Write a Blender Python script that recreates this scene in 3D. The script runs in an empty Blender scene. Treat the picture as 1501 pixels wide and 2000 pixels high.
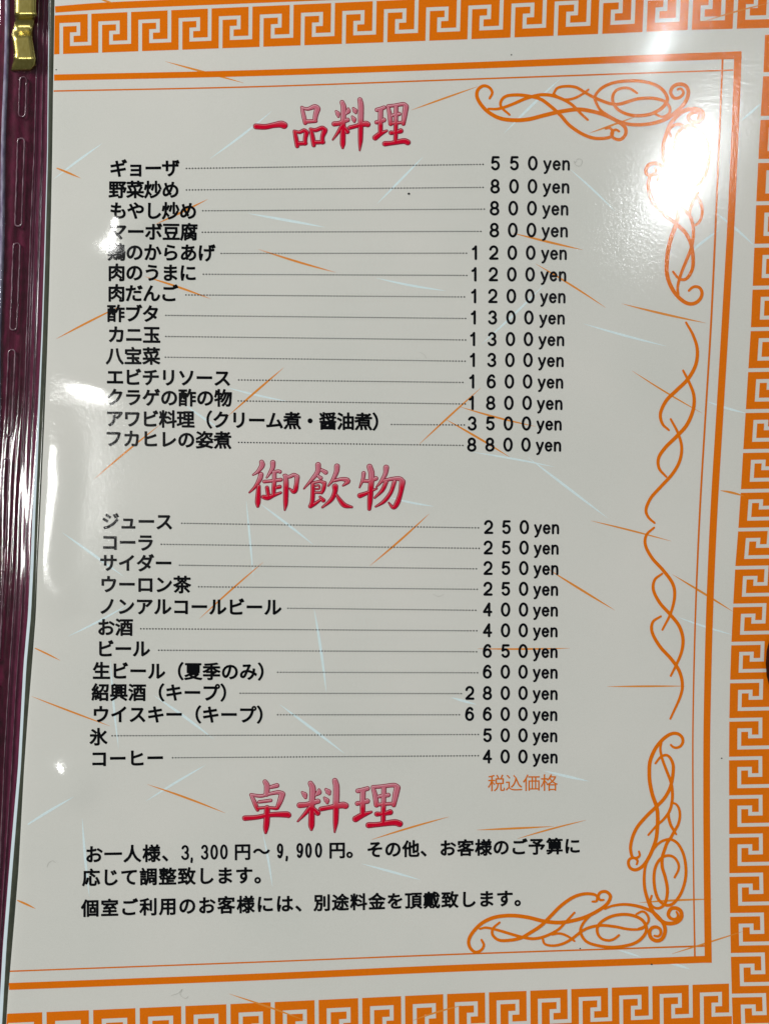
import bpy, math, random
import numpy as np
from mathutils import Vector, Matrix
random.seed(7)
R = math.radians
SC = bpy.context.scene
COL = SC.collection

# ------------------------------------------------------------------ camera
K = 0.000125            # metres of page per photograph pixel at z = 0
D = 0.30                # lens height over the page
cam = bpy.data.cameras.new('camera')
cam_o = bpy.data.objects.new('camera', cam); COL.objects.link(cam_o)
cam_o.location = (0, 0, D)
cam.sensor_fit = 'VERTICAL'
cam.sensor_height = 24.0
cam.lens = 24.0 * D / (2000 * K)
cam.clip_start = 0.01; cam.clip_end = 50
SC.camera = cam_o
SC.render.resolution_x = 768; SC.render.resolution_y = 1024

# ------------------------------------------------------------------ world and exposure
W = bpy.data.worlds.new('World'); SC.world = W; W.use_nodes = True
W.node_tree.nodes['Background'].inputs[0].default_value = (0.93, 1.0, 0.97, 1)
W.node_tree.nodes['Background'].inputs[1].default_value = 0.12
SC.view_settings.view_transform = 'Standard'
SC.view_settings.look = 'None'
SC.view_settings.exposure = 0.0
SC.view_settings.gamma = 1.0

# ------------------------------------------------------------------ the bent page surface
def hz(x, y):
    """height of the held, slightly twisted page over the z = 0 plane (metres)"""
    u = x / 0.0938; v = y / 0.125
    return 0.12 * (-0.0125 - 0.00425*v + 0.019*v*v + u*(-0.0195 + 0.0198*v + 0.017*v*v))

def lift_point(px, py, lift=0.0):
    """photograph pixels to points on the page, raised by lift metres towards the lens"""
    px = np.asarray(px, float); py = np.asarray(py, float)
    X = (px - 750.5) * K; Y = -(py - 1000.0) * K
    z = np.zeros_like(X)
    for _ in range(14):
        f = (D - z) / D
        z = 0.5*z + 0.5*hz(X*f, Y*f)
    z = z + lift
    f = (D - z) / D
    return np.stack([X*f, Y*f, z], -1)

def surf_normal(px, py):
    a = lift_point([px-4, px+4, px, px], [py, py, py-4, py+4])
    n = np.cross(a[1]-a[0], a[2]-a[3]); return Vector(n).normalized()

# ------------------------------------------------------------------ lamps (ceiling lamps set by their glare, plus an added soft key)
def area_lamp(name, loc, size, power, colour, aim=(0, 0, 0), size_y=None, shape='DISK', roll=0.0):
    l = bpy.data.lights.new(name, 'AREA'); l.shape = shape; l.size = size
    if size_y: l.size_y = size_y
    l.energy = power; l.color = colour
    o = bpy.data.objects.new(name, l); COL.objects.link(o)
    o.location = loc
    zz = (Vector(loc) - Vector(aim)).normalized(); xx = Vector((0, 1, 0)).cross(zz).normalized(); yy = zz.cross(xx)
    o.rotation_euler = (Matrix((xx, yy, zz)).transposed() @ Matrix.Rotation(R(roll), 3, 'Z')).to_euler()
    return o

def mirror_spot(px, py, dist):
    q = Vector(lift_point(px, py)); n = surf_normal(px, py)
    d = (q - Vector((0, 0, D))).normalized()
    r = d - 2*d.dot(n)*n
    return q + r*dist

area_lamp('added_soft_key', (-2.4, 1.9, 1.35), 1.2, 148, (1.0, 0.985, 0.95), shape='SQUARE')  # broad soft key added off to the side, not a fitting of the room
area_lamp('ceiling_lamp', mirror_spot(1331, 334, 1.5), 0.052, 1.25, (0.95, 0.98, 1.0), size_y=0.088, shape='ELLIPSE', roll=14)
area_lamp('ceiling_lamp', mirror_spot(1290, 82, 1.5), 0.018, 0.25, (0.85, 0.95, 1.0), size_y=0.036, shape='ELLIPSE', roll=14)
area_lamp('ceiling_lamp', mirror_spot(52, 970, 1.5), 0.12, 3.6, (1.0, 1.0, 0.97), size_y=0.21, shape='ELLIPSE')

# ------------------------------------------------------------------ helpers
def tag(o, label=None, cat=None, group=None, kind=None):
    if label: o['label'] = label
    if cat: o['category'] = cat
    if group: o['group'] = group
    if kind: o['kind'] = kind
    return o

def thing(name, loc, label, cat):
    o = bpy.data.objects.new(name, None); COL.objects.link(o); o.location = loc
    o.empty_display_size = 0.01
    return tag(o, label, cat)

def set_parent(o, p):
    o.parent = p
    m = Vector((0, 0, 0)); q = p
    while q is not None:
        m = m + Vector(q.location); q = q.parent
    o.location = Vector(o.location) - m

def make_obj(name, verts, faces, mat, parent=None, smooth=False):
    me = bpy.data.meshes.new(name)
    me.from_pydata([tuple(map(float, v)) for v in verts], [], faces)
    me.materials.append(mat)
    if smooth: me.polygons.foreach_set('use_smooth', [True]*len(me.polygons))
    me.update()
    o = bpy.data.objects.new(name, me); COL.objects.link(o)
    if parent: set_parent(o, parent)
    return o

class Print:
    """collects flat shapes drawn in page pixels; build() lays them on the bent page"""
    def __init__(s): s.p = []; s.l = []; s.f = []
    def add(s, pts, faces, lift):
        b = len(s.p)
        s.p += [(q[0], q[1]) for q in pts]
        s.l += list(lift) if hasattr(lift, '__len__') else [lift]*len(pts)
        s.f += [tuple(b+i for i in f) for f in faces]
    def build(s, name, mat, parent, xf=None):
        P = np.array(s.p); 
        if xf is not None: P = xf(P)
        v = lift_point(P[:, 0], P[:, 1], np.array(s.l))
        return make_obj(name, v, s.f, mat, parent)

def spline(pts, step=2.0, k=3):
    """Catmull-Rom through (x, y, w) points"""
    P = [np.array(p, float) for p in pts]
    if len(P) == 2:
        n = max(2, int(np.hypot(*(P[1]-P[0])[:2])/step))
        return [P[0] + (P[1]-P[0])*i/n for i in range(n+1)]
    Q = [2*P[0]-P[1]] + P + [2*P[-1]-P[-2]]
    out = []
    for i in range(1, len(Q)-2):
        a, b, c, d = Q[i-1], Q[i], Q[i+1], Q[i+2]
        n = max(2, int(np.hypot(*(c-b)[:2])/step))
        for j in range(n):
            t = j/n
            out.append(0.5*((2*b)+(-a+c)*t+(2*a-5*b+4*c-d)*t*t+(-a+3*b-3*c+d)*t**3))
    out.append(P[-1]); return out

def ribbon(pr, pts, lift, grow=0.0, step=2.0, caps=True, rise=3e-7, smooth=True):
    """variable-width brush stroke, rounded at both ends"""
    S = spline(pts, step) if smooth else [np.array(p, float) for p in pts]
    n = len(S); L = []; Rr = []; T = []
    for i in range(n):
        t = S[min(i+1, n-1)][:2] - S[max(i-1, 0)][:2]
        m = np.hypot(*t); t = t/m if m > 1e-9 else np.array([1.0, 0])
        T.append(t); nn = np.array([-t[1], t[0]]); w = max(0.15, S[i][2]/2 + grow)
        L.append(S[i][:2]+nn*w); Rr.append(S[i][:2]-nn*w)
    v = []; lf = []
    for i in range(n): v += [L[i], Rr[i]]; lf += [lift+i*rise]*2
    f = [(2*i, 2*i+1, 2*i+3, 2*i+2) for i in range(n-1)]
    pr.add(v, f, lf)
    if caps:
        for i, sg in ((0, -1), (n-1, 1)):
            w = max(0.15, S[i][2]/2+grow); nn = np.array([-T[i][1], T[i][0]])
            cp = [S[i][:2] + nn*w*math.cos(a) + sg*T[i]*w*math.sin(a) for a in np.linspace(0, math.pi, 8)]
            pr.add(cp, [tuple(range(8))], lift+i*rise)

# ------------------------------------------------------------------ materials
def new_mat(name):
    m = bpy.data.materials.new(name); m.use_nodes = True
    nt = m.node_tree; return m, nt, nt.nodes['Principled BSDF']

def ink(name, col, rough=0.6, spec=0.0):
    m, nt, b = new_mat(name)
    N = nt.nodes; L = nt.links
    tc = N.new('ShaderNodeTexCoord'); nz = N.new('ShaderNodeTexNoise'); nz.inputs['Scale'].default_value = 2600; nz.inputs['Detail'].default_value = 2
    L.new(tc.outputs['Object'], nz.inputs['Vector'])
    mx = N.new('ShaderNodeMixRGB'); mx.blend_type = 'MULTIPLY'; mx.inputs[0].default_value = 0.22
    mx.inputs[1].default_value = (*col, 1); L.new(nz.outputs['Fac'], mx.inputs[2])
    g = N.new('ShaderNodeBrightContrast'); g.inputs['Bright'].default_value = 0.0
    L.new(mx.outputs[0], g.inputs[0]); L.new(g.outputs[0], b.inputs['Base Color'])
    b.inputs['Roughness'].default_value = rough; b.inputs['Specular IOR Level'].default_value = spec
    return m

def paper_mat():
    m, nt, b = new_mat('printed_paper'); N = nt.nodes; L = nt.links
    tc = N.new('ShaderNodeTexCoord')
    n1 = N.new('ShaderNodeTexNoise'); n1.inputs['Scale'].default_value = 22; n1.inputs['Detail'].default_value = 3
    n2 = N.new('ShaderNodeTexNoise'); n2.inputs['Scale'].default_value = 3000; n2.inputs['Detail'].default_value = 2
    r1 = N.new('ShaderNodeValToRGB')
    r1.color_ramp.elements[0].position = 0.3; r1.color_ramp.elements[0].color = (0.66, 0.667, 0.625, 1)
    r1.color_ramp.elements[1].position = 0.7; r1.color_ramp.elements[1].color = (0.71, 0.702, 0.66, 1)
    mx = N.new('ShaderNodeMixRGB'); mx.blend_type = 'OVERLAY'; mx.inputs[0].default_value = 0.10
    L.new(tc.outputs['Object'], n1.inputs['Vector']); L.new(tc.outputs['Object'], n2.inputs['Vector'])
    L.new(n1.outputs['Fac'], r1.inputs[0]); L.new(r1.outputs[0], mx.inputs[1]); L.new(n2.outputs['Fac'], mx.inputs[2])
    L.new(mx.outputs[0], b.inputs['Base Color'])
    b.inputs['Roughness'].default_value = 0.7; b.inputs['Specular IOR Level'].default_value = 0.0
    return m

def film_mat():
    """thin clear plastic: almost all light passes, the rest mirrors the room's lamps"""
    m = bpy.data.materials.new('clear_film'); m.use_nodes = True
    nt = m.node_tree; N = nt.nodes; L = nt.links; N.clear()
    out = N.new('ShaderNodeOutputMaterial'); tr = N.new('ShaderNodeBsdfTransparent')
    g1 = N.new('ShaderNodeBsdfGlossy'); g1.inputs['Roughness'].default_value = 0.07
    g2 = N.new('ShaderNodeBsdfGlossy'); g2.inputs['Roughness'].default_value = 0.10
    g2.distribution = 'BECKMANN'; g1.distribution = 'BECKMANN'
    tc = N.new('ShaderNodeTexCoord')
    a = N.new('ShaderNodeTexNoise'); a.inputs['Scale'].default_value = 1300; a.inputs['Detail'].default_value = 4; a.inputs['Roughness'].default_value = 0.6
    c = N.new('ShaderNodeTexNoise'); c.inputs['Scale'].default_value = 45; c.inputs['Detail'].default_value = 2
    L.new(tc.outputs['Object'], a.inputs['Vector']); L.new(tc.outputs['Object'], c.inputs['Vector'])
    b1 = N.new('ShaderNodeBump'); b1.inputs['Distance'].default_value = 0.00035; b1.inputs['Strength'].default_value = 0.045
    b2 = N.new('ShaderNodeBump'); b2.inputs['Distance'].default_value = 0.00006; b2.inputs['Strength'].default_value = 0.3
    L.new(c.outputs['Fac'], b2.inputs['Height']); L.new(a.outputs['Fac'], b1.inputs['Height']); L.new(b2.outputs[0], b1.inputs['Normal'])
    L.new(b2.outputs[0], g1.inputs['Normal']); L.new(b1.outputs[0], g2.inputs['Normal'])
    g3 = N.new('ShaderNodeBsdfGlossy'); g3.inputs['Roughness'].default_value = 0.20; g3.distribution = 'BECKMANN'; L.new(b1.outputs[0], g3.inputs['Normal'])
    m0 = N.new('ShaderNodeMixShader'); m0.inputs[0].default_value = 0.16
    L.new(g2.outputs[0], m0.inputs[1]); L.new(g3.outputs[0], m0.inputs[2])
    mg = N.new('ShaderNodeMixShader'); mg.inputs[0].default_value = 0.78
    L.new(g1.outputs[0], mg.inputs[1]); L.new(m0.outputs[0], mg.inputs[2])
    # thin-sheet Fresnel (same from both sides): 0.04 + 0.96 (1 - |cos|)^5
    ge = N.new('ShaderNodeNewGeometry'); dt = N.new('ShaderNodeVectorMath'); dt.operation = 'DOT_PRODUCT'
    L.new(ge.outputs['Normal'], dt.inputs[0]); L.new(ge.outputs['Incoming'], dt.inputs[1])
    def mth(op, a, b=None):
        q = N.new('ShaderNodeMath'); q.operation = op
        for k, s_ in enumerate((a, b)):
            if s_ is None: continue
            if isinstance(s_, (int, float)): q.inputs[k].default_value = s_
            else: L.new(s_, q.inputs[k])
        return q
    ab = mth('ABSOLUTE', dt.outputs['Value']); om = mth('SUBTRACT', 1.0, ab.outputs[0]); pw = mth('POWER', om.outputs[0], 5.0)
    ml = mth('MULTIPLY', pw.outputs[0], 0.96); fr = mth('ADD', ml.outputs[0], 0.04)
    mx = N.new('ShaderNodeMixShader')
    L.new(fr.outputs[0], mx.inputs[0]); L.new(tr.outputs[0], mx.inputs[1]); L.new(mg.outputs[0], mx.inputs[2])
    L.new(mx.outputs[0], out.inputs['Surface'])
    return m

def vinyl_mat(name, c0, c1, rough=0.22, coat=1.0, bump=0.4, scale=900, metallic=0.0):
    m, nt, b = new_mat(name); N = nt.nodes; L = nt.links
    tc = N.new('ShaderNodeTexCoord'); n = N.new('ShaderNodeTexNoise'); n.inputs['Scale'].default_value = scale; n.inputs['Detail'].default_value = 4
    mp = N.new('ShaderNodeMapping'); mp.inputs['Scale'].default_value = (1, 0.35, 1)
    L.new(tc.outputs['Object'], mp.inputs[0]); L.new(mp.outputs[0], n.inputs['Vector'])
    r = N.new('ShaderNodeValToRGB'); r.color_ramp.elements[0].position = 0.35; r.color_ramp.elements[1].position = 0.72
    r.color_ramp.elements[0].color = (*c0, 1); r.color_ramp.elements[1].color = (*c1, 1)
    L.new(n.outputs['Fac'], r.inputs[0]); L.new(r.outputs[0], b.inputs['Base Color'])
    bp = N.new('ShaderNodeBump'); bp.inputs['Distance'].default_value = 0.0001; bp.inputs['Strength'].default_value = bump
    L.new(n.outputs['Fac'], bp.inputs['Height']); L.new(bp.outputs[0], b.inputs['Normal']); L.new(bp.outputs[0], b.inputs['Coat Normal'])
    b.inputs['Roughness'].default_value = 0.55 if coat else rough; b.inputs['Metallic'].default_value = metallic
    b.inputs['Specular IOR Level'].default_value = 0.5 if metallic else 0.05
    b.inputs['Coat Weight'].default_value = coat; b.inputs['Coat Roughness'].default_value = rough
    return m

def fade_mat(name, y0, y1, top, bottom):
    """printed two-tone lettering: the tint depends on the place in the print, from row y0 to row y1"""
    m, nt, b = new_mat(name); N = nt.nodes; L = nt.links
    at = N.new('ShaderNodeAttribute'); at.attribute_name = 'row'
    mr = N.new('ShaderNodeMapRange'); mr.inputs[1].default_value = y0; mr.inputs[2].default_value = y1
    L.new(at.outputs['Fac'], mr.inputs[0])
    r = N.new('ShaderNodeValToRGB'); r.color_ramp.elements[0].color = (*top, 1); r.color_ramp.elements[1].color = (*bottom, 1)
    L.new(mr.outputs[0], r.inputs[0]); L.new(r.outputs[0], b.inputs['Base Color'])
    b.inputs['Roughness'].default_value = 0.6; b.inputs['Specular IOR Level'].default_value = 0.0
    return m

M_PAPER = paper_mat()
M_FILM = film_mat()
M_ORANGE = ink('orange_ink', (0.86, 0.195, 0.001))
M_THIN = ink('dark_orange_ink', (0.80, 0.19, 0.008))
M_STREAK = ink('ochre_ink', (0.84, 0.31, 0.05))
M_BLUE = ink('pale_blue_ink', (0.80, 0.95, 0.98))
M_BLACK = ink('black_ink', (0.0015, 0.002, 0.004))
M_DOTS = ink('leader_ink', (0.006, 0.008, 0.01))
M_OUT = ink('wine_ink', (0.33, 0.006, 0.045))
M_HAIR = ink('hair', (0.46, 0.46, 0.41))
M_MAROON = vinyl_mat('maroon_leatherette', (0.042, 0.001, 0.011), (0.10, 0.004, 0.029), 0.09, 0.9, 0.22)
M_MAROON2 = vinyl_mat('maroon_hem', (0.075, 0.007, 0.028), (0.115, 0.014, 0.045), 0.1, 0.9, 0.15)
M_WELD = vinyl_mat('clear_weld', (0.10, 0.04, 0.06), (0.30, 0.20, 0.24), 0.07, 1.0, 0.45)
M_BEAD = vinyl_mat('glint_bead', (0.16, 0.13, 0.22), (0.34, 0.33, 0.42), 0.05, 1.0, 0.15)  # pale violet puts the glints of the rolled edge into the base colour
M_GAP_SHADE = vinyl_mat('olive_gap_shade', (0.035, 0.04, 0.028), (0.055, 0.06, 0.042), 0.10, 1.0, 0.1)  # dark olive paints the shade in the gap beside the page
M_BACK = vinyl_mat('pale_backing_card', (0.42, 0.50, 0.54), (0.46, 0.54, 0.58), 0.3, 0.3, 0.05)
M_GOLD = vinyl_mat('brassy_metal', (0.50, 0.41, 0.11), (0.62, 0.52, 0.17), 0.2, 0.3, 0.10, 1800, 1.0)
M_GOLD.node_tree.nodes['Principled BSDF'].inputs['Roughness'].default_value = 0.27
M_NAVY = vinyl_mat('navy_plastic', (0.006, 0.008, 0.03), (0.012, 0.014, 0.05), 0.12, 1.0, 0.1)
M_TABLE = vinyl_mat('dark_table', (0.03, 0.018, 0.012), (0.05, 0.03, 0.018), 0.3, 0.4, 0.1, 60)
M_DARK_SHAPE = vinyl_mat('dark_brown_shape', (0.018, 0.003, 0.001), (0.035, 0.006, 0.002), 0.5, 0.0, 0.1, 200)

# ------------------------------------------------------------------ table and menu roots
ground = make_obj('table_top', [(-1.2, -0.9, -0.05), (1.2, -0.9, -0.05), (1.2, 0.9, -0.05), (-1.2, 0.9, -0.05)], [(0, 1, 2, 3)], M_TABLE)
tag(ground, 'dark table top under the menu', None, None, 'structure')
MENU = thing('menu', (0, 0, -0.03), 'laminated restaurant menu page with orange key-pattern border and black Japanese dish list', 'menu')

def lerp_tab(tab, t):
    return float(np.interp(t, [a for a, _ in tab], [b for _, b in tab]))
EDGE = [(-200, 109), (0, 107), (100, 105.5), (180, 104), (300, 102.5), (420, 100), (560, 96.5), (700, 92), (800, 88), (900, 83.5), (1000, 79), (1100, 74), (1200, 70.5), (1310, 62), (1400, 54.5), (1500, 47.5), (1600, 42), (1700, 36.5), (1780, 30), (1850, 24), (1950, 15.5), (2000, 12.5), (2200, 0)]
WHITE_R = [(-200, 98), (0, 97), (300, 94), (500, 88.8), (640, 84.5), (800, 78), (900, 74), (1000, 69.5), (1100, 66), (1200, 61), (1300, 52), (1500, 41), (1700, 24.5), (1850, 13), (2000, 4.5), (2200, -8)]
WHITE_W = [(-200, 1.2), (300, 1.6), (640, 2.4), (800, 3.4), (900, 5), (1100, 6), (1500, 5.5), (1850, 7), (2200, 7)]
SEAM = [(-200, 79), (0, 77), (165, 71), (300, 67), (440, 60.5), (500, 58.5), (640, 53), (700, 51), (800, 47), (900, 42), (1000, 38), (1100, 32.5), (1200, 26.5), (1300, 20), (1400, 13.5), (1500, 8), (1650, 2), (1800, -6), (2200, -22)]

def strip(name, left, right, mat, parent, lift, y0=-180, y1=2180, n=90, m=6, prof=None):
    v = []; f = []
    P = []; Lf = []
    for j in range(n+1):
        y = y0 + (y1-y0)*j/n
        a, b = left(y), right(y)
        for i in range(m+1):
            t = i/m; P.append((a+(b-a)*t, y)); Lf.append(lift + (prof(t, y) if prof else 0))
    P = np.array(P); V = lift_point(P[:, 0], P[:, 1], np.array(Lf))
    f = [(j*(m+1)+i, (j+1)*(m+1)+i, (j+1)*(m+1)+i+1, j*(m+1)+i+1) for j in range(n) for i in range(m)]
    o = make_obj(name, V, f, mat, parent, True)
    return o

edge = lambda y: lerp_tab(EDGE, y)
wr = lambda y: lerp_tab(WHITE_R, y)
wl = lambda y: wr(y) - lerp_tab(WHITE_W, y)
seam = lambda y: lerp_tab(SEAM, y)

def solid(o, th, off=-1):
    md = o.modifiers.new('thickness', 'SOLIDIFY'); md.thickness = th; md.offset = off; return o

PAGE = solid(strip('printed_page', edge, lambda y: 1612, M_PAPER, MENU, 0.0, m=70), 0.00025)
PAGE.data.polygons.foreach_set('use_smooth', [False]*len(PAGE.data.polygons))
# plain backing card, olive strip with the gap's shade as its colour, maroon hem and spine, each a step lower
solid(strip('backing_card', wl, lambda y: 1640, M_BACK, MENU, -0.0011, m=60), 0.0004)
solid(strip('gap_shade_strip', wr, lambda y: edge(y)+3, M_GAP_SHADE, MENU, -0.0005, m=6, prof=lambda t, y: 0.00018*math.sin(t*math.pi)), 0.0002)
solid(strip('cover_hem', lambda y: seam(y)-1, lambda y: wl(y)+4, M_MAROON2, MENU, -0.0020, m=24,
      prof=lambda t, y: 0.00012*math.sin(t*math.pi*5)+0.0001*math.sin(t*9)), 0.0008)
def spine_prof(t, y):
    d = max(0.0, 0.40-t)/0.40
    return -0.0060*d*d + 0.00012*math.sin(t*30)*(1-d)
solid(strip('cover_spine', lambda y: seam(y)-112, lambda y: seam(y)+1, M_MAROON, MENU, -0.0019, m=46, prof=spine_prof), 0.0008)

# welded seam line and the row of pressed slots along the spine
def tube(name, px_pts, rad, mat, parent, lift, closed=False, seg=6):
    P = np.array(px_pts, float); C = lift_point(P[:, 0], P[:, 1], lift)
    n = len(C); v = []; f = []
    for i in range(n):
        a = C[(i-1) % n if closed else max(i-1, 0)]; b = C[(i+1) % n if closed else min(i+1, n-1)]
        t = Vector(b-a).normalized(); s = t.cross(Vector((0, 0, 1))).normalized(); u = s.cross(t)
        for k in range(seg):
            an = 2*math.pi*k/seg; v.append(Vector(C[i]) + (s*math.cos(an)+u*math.sin(an))*rad)
    for i in range(n if closed else n-1):
        j = (i+1) % n
        for k in range(seg): f.append((i*seg+k, i*seg+(k+1) % seg, j*seg+(k+1) % seg, j*seg+k))
    return make_obj(name, v, f, mat, parent, True)

tube('welded_seam', [(seam(y)+random.uniform(-.35, .35), y) for y in range(-180, 2180, 10)], 0.00014, M_WELD, MENU, -0.0018)
tube('hem_crease', [((seam(y)*0.45+wl(y)*0.55)+random.uniform(-.3, .3), y) for y in range(-180, 2180, 14)], 0.00007, M_WELD, MENU, -0.0019)
SPINE = [o for o in MENU.children if o.name == 'cover_spine'][0]
slots = [(-110, 20), (150, 228), (270, 442), (475, 645), (683, 852), (895, 1070), (1115, 1290), (1335, 1500)]
slot_cx = [(-110, 48), (150, 46), (228, 43.5), (270, 42), (442, 36), (475, 33.5), (645, 26.5), (683, 24), (852, 16), (895, 13), (1070, 4), (1115, 1.5), (1290, -7), (1500, -18)]
for (a, b) in slots:
    pts = []
    hw = 6.5
    for t in np.linspace(0, 1, 26): y = a+6+(b-a-12)*t; pts.append((lerp_tab(slot_cx, y)-hw+random.uniform(-.4, .4), y))
    for t in np.linspace(math.pi, 0, 6)[1:-1]: pts.append((lerp_tab(slot_cx, b)+hw*math.cos(t), b-6+6*math.sin(t)))
    for t in np.linspace(1, 0, 26): y = a+6+(b-a-12)*t; pts.append((lerp_tab(slot_cx, y)+hw+random.uniform(-.4, .4), y))
    for t in np.linspace(0, math.pi, 6)[1:-1]: pts.append((lerp_tab(slot_cx, a)+hw*math.cos(t), a+6-6*math.sin(t)))
    tube('pressed_slot', pts, 0.00019, M_WELD, SPINE, -0.00125, closed=True)
# outer rolled edge of the spine: a thick bead with glints put into its colour, and the navy cover behind it
strip('navy_cover_edge', lambda y: -160, lambda y: seam(y)-60, M_NAVY, MENU, -0.0062, m=10)
tube('rolled_bead', [(lerp_tab([(-180, 17), (0, 15), (300, 8), (500, 3), (800, -4), (1100, -20)], y)+1.2*math.sin(y/60), y) for y in range(-180, 1100, 12)], 0.0006, M_BEAD, SPINE, -0.0019, seg=12)

# ------------------------------------------------------------------ Greek key border
KW = 0.093/2
xs = [0, .27, .44, .725, 1.0]
def key_cells(H=1.0):
    """one orange key piece between two white meander lines; s along the border, d = 0 inner .. 1 outer"""
    def white(s, d):
        for o in (-1, 0, 1, 2):
            u = s - o
            w = KW
            segs = [((0, 0), (0, .75)), ((0, .75), (.44, .75)), ((.44, .75), (.44, .5)), ((.44, .5), (.27, .5)),
                    ((.27, .5), (.27, .243)), ((.27, .243), (.725, .243)), ((.725, .243), (.725, 1.0))]
            for (a, b), (c, e) in segs:
                if min(a, c)-w <= u <= max(a, c)+w and min(b, e)-w*0.98 <= d <= max(b, e)+w*0.98: return True
        return False
    S = sorted({round(o + a + q, 5) for o in (0, 1) for a in (0, .27, .44, .725) for q in (-KW, KW)})
    S = [s for s in S if -KW-1e-6 <= s <= 1.8]
    Dd = sorted({0, 1.0} | {round(a+q, 5) for a in (.243, .5, .75) for q in (-KW*.98, KW*.98)})
    cells = {}
    for i in range(len(S)-1):
        for j in range(len(Dd)-1):
            if not white((S[i]+S[i+1])/2, (Dd[j]+Dd[j+1])/2): cells[(i, j)] = (S[i], S[i+1], Dd[j], Dd[j+1])
    start = min((c for c in cells if cells[c][2] == 0), key=lambda c: abs((cells[c][0]+cells[c][1])/2 - 0.15))
    seen = {start}; st = [start]
    while st:
        i, j = st.pop()
        for q in ((i+1, j), (i-1, j), (i, j+1), (i, j-1)):
            if q in cells and q not in seen: seen.add(q); st.append(q)
    return [cells[c] for c in seen]
CELLS = key_cells()
KX = 14e-6
def key_row(seps, base, depth, clip=None, right_stop=None):
    """seps: positions of the separators; base(s) inner edge pixel; depth(s) vector to the outer edge"""
    def at(q): return float(np.interp(q, range(len(seps)), seps)) if 0 <= q <= len(seps)-1 else None
    for k in range(len(seps)-2):
        pr = Print()
        for (a, b, c, d) in CELLS:
            if at(k+b) is None: continue
            A, B = at(k+a if k+a > 0 else 0), at(k+b)
            q = []
            for s, dd in ((A, c), (B, c), (B, d), (A, d)):
                p = base(s); v = depth(s); q.append([p[0]+v[0]*dd, p[1]+v[1]*dd])
            if clip:
                if all(p[0] < edge(p[1])+0.5 for p in q): continue
                for p in q: p[0] = max(p[0], edge(p[1])+0.6)
            if right_stop:
                if all(p[0] > right_stop-6 for p in q) and d < 0.8: continue
                if all(p[0] > right_stop for p in q): continue
                for p in q: p[0] = min(p[0], right_stop)
            pr.add(q, [(0, 1, 2, 3)], KX)
        if pr.p: pr.build('key_motif', M_ORANGE, PAGE)
TB = [(0, 110), (107, 106), (400, 95.5), (920, 76.5), (1200, 65), (1340, 58.5), (1500, 54.5), (1700, 50)]
top_base = lambda s: (s, lerp_tab(TB, s))
top_depth = lambda s: (0.05*80*max(0, min(1.2, (s-300)/1100)), -np.interp(s, [100, 1400], [76, 87]))
key_row([-32, 44, 120, 196, 274, 352.5, 430.7, 510.5, 590.5, 671, 752, 834, 916, 1000, 1084, 1171, 1257.5, 1345.6, 1433.5, 1522, 1610], top_base, top_depth, True)
RB = [(0, 1497), (63, 1493), (141, 1489.4), (230, 1484), (314, 1479.6), (397, 1475.4), (480, 1472), (562, 1468.5), (643, 1465), (723, 1460), (803, 1455), (881, 1450), (959, 1445.5), (1034, 1440.5), (1109, 1434.5), (1182, 1430.5), (1257, 1427), (1331, 1424.5), (1406, 1423), (1481, 1422.5), (1700, 1423), (1787, 1424.5), (1865, 1426), (1944, 1428), (2100, 1433)]
right_base = lambda s: (lerp_tab(RB, s), s)
right_depth = lambda s: (np.interp(s, [100, 1000, 1400, 2000], [88, 82, 81, 84]), -1.5)
key_row([64, 145, 230.5, 314.5, 397, 480, 562, 643, 723, 803, 881, 959, 1034.5, 1109, 1182.5, 1257, 1331, 1406, 1481.5, 1557, 1632.5, 1709, 1787, 1865, 1944.5, 2025, 2105, 2185], right_base, right_depth)
BB = [(0, 1980.5), (440, 1961.5), (880, 1941), (1110, 1932), (1300, 1925), (1420, 1921)]
bot_base = lambda s: (s, lerp_tab(BB, s))
bot_depth = lambda s: (0.8, np.interp(s, [0, 1400], [93, 80]))
key_row([1505, 1426, 1347.5, 1269, 1190, 1110.9, 1031, 950.3, 868.7, 786.6, 703, 618, 532.4, 446, 358, 268.8, 178, 87, -5, -98][::1], bot_base, bot_depth, True, 1428)
# outer stripe round the keys
def stripe(name, pts, mat, lift=KX, grow=0):
    pr = Print(); ribbon(pr, pts, lift, grow, step=14, caps=False, rise=0); return pr.build(name, mat, PAGE)
stripe('border_stripe', [(108, 18.5, 12.5), (200, 11.8, 13.5), (330, 6, 13.5), (700, -9, 14), (1100, -25, 14), (1590, -45, 14)], M_ORANGE)
stripe('border_stripe', [(1590, -20, 14), (1580, 200, 14), (1555, 900, 14), (1528, 1400, 14), (1530, 2100, 14)], M_ORANGE)
# ------------------------------------------------------------------ frame lines
FR = [(1440, 94.3, 14.3), (1436.6, 200, 14.5), (1428, 400, 14), (1417, 600, 14.2), (1405, 800, 14), (1393, 1000, 14), (1384.5, 1200, 13.7), (1379.7, 1400, 13.4), (1378.8, 1550, 13.2), (1379.6, 1700, 13.3), (1382, 1880.5, 13.8)]
stripe('frame_line', [(106, 151.5, 12), (500, 142.6, 12), (900, 128.7, 13), (1240, 115, 14), (1447, 107.3, 14.5)], M_ORANGE, KX+2e-6)
stripe('frame_line', [(p[0], max(p[1], 100.6), p[2]) for p in FR], M_ORANGE, KX+6e-6)
stripe('frame_line', [(18, 1926.7, 13.5), (250, 1918, 13.5), (500, 1908.3, 13.5), (880, 1891.5, 13.6), (1200, 1880, 13.6), (1388, 1873.2, 13.6)], M_ORANGE, KX+2e-6)
stripe('frame_line', [(105, 177.8, 2.8), (500, 169.3, 2.8), (900, 155.2, 3), (1240, 143.2, 3), (1431, 136.9, 3)], M_THIN, KX+2e-6)
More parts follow.
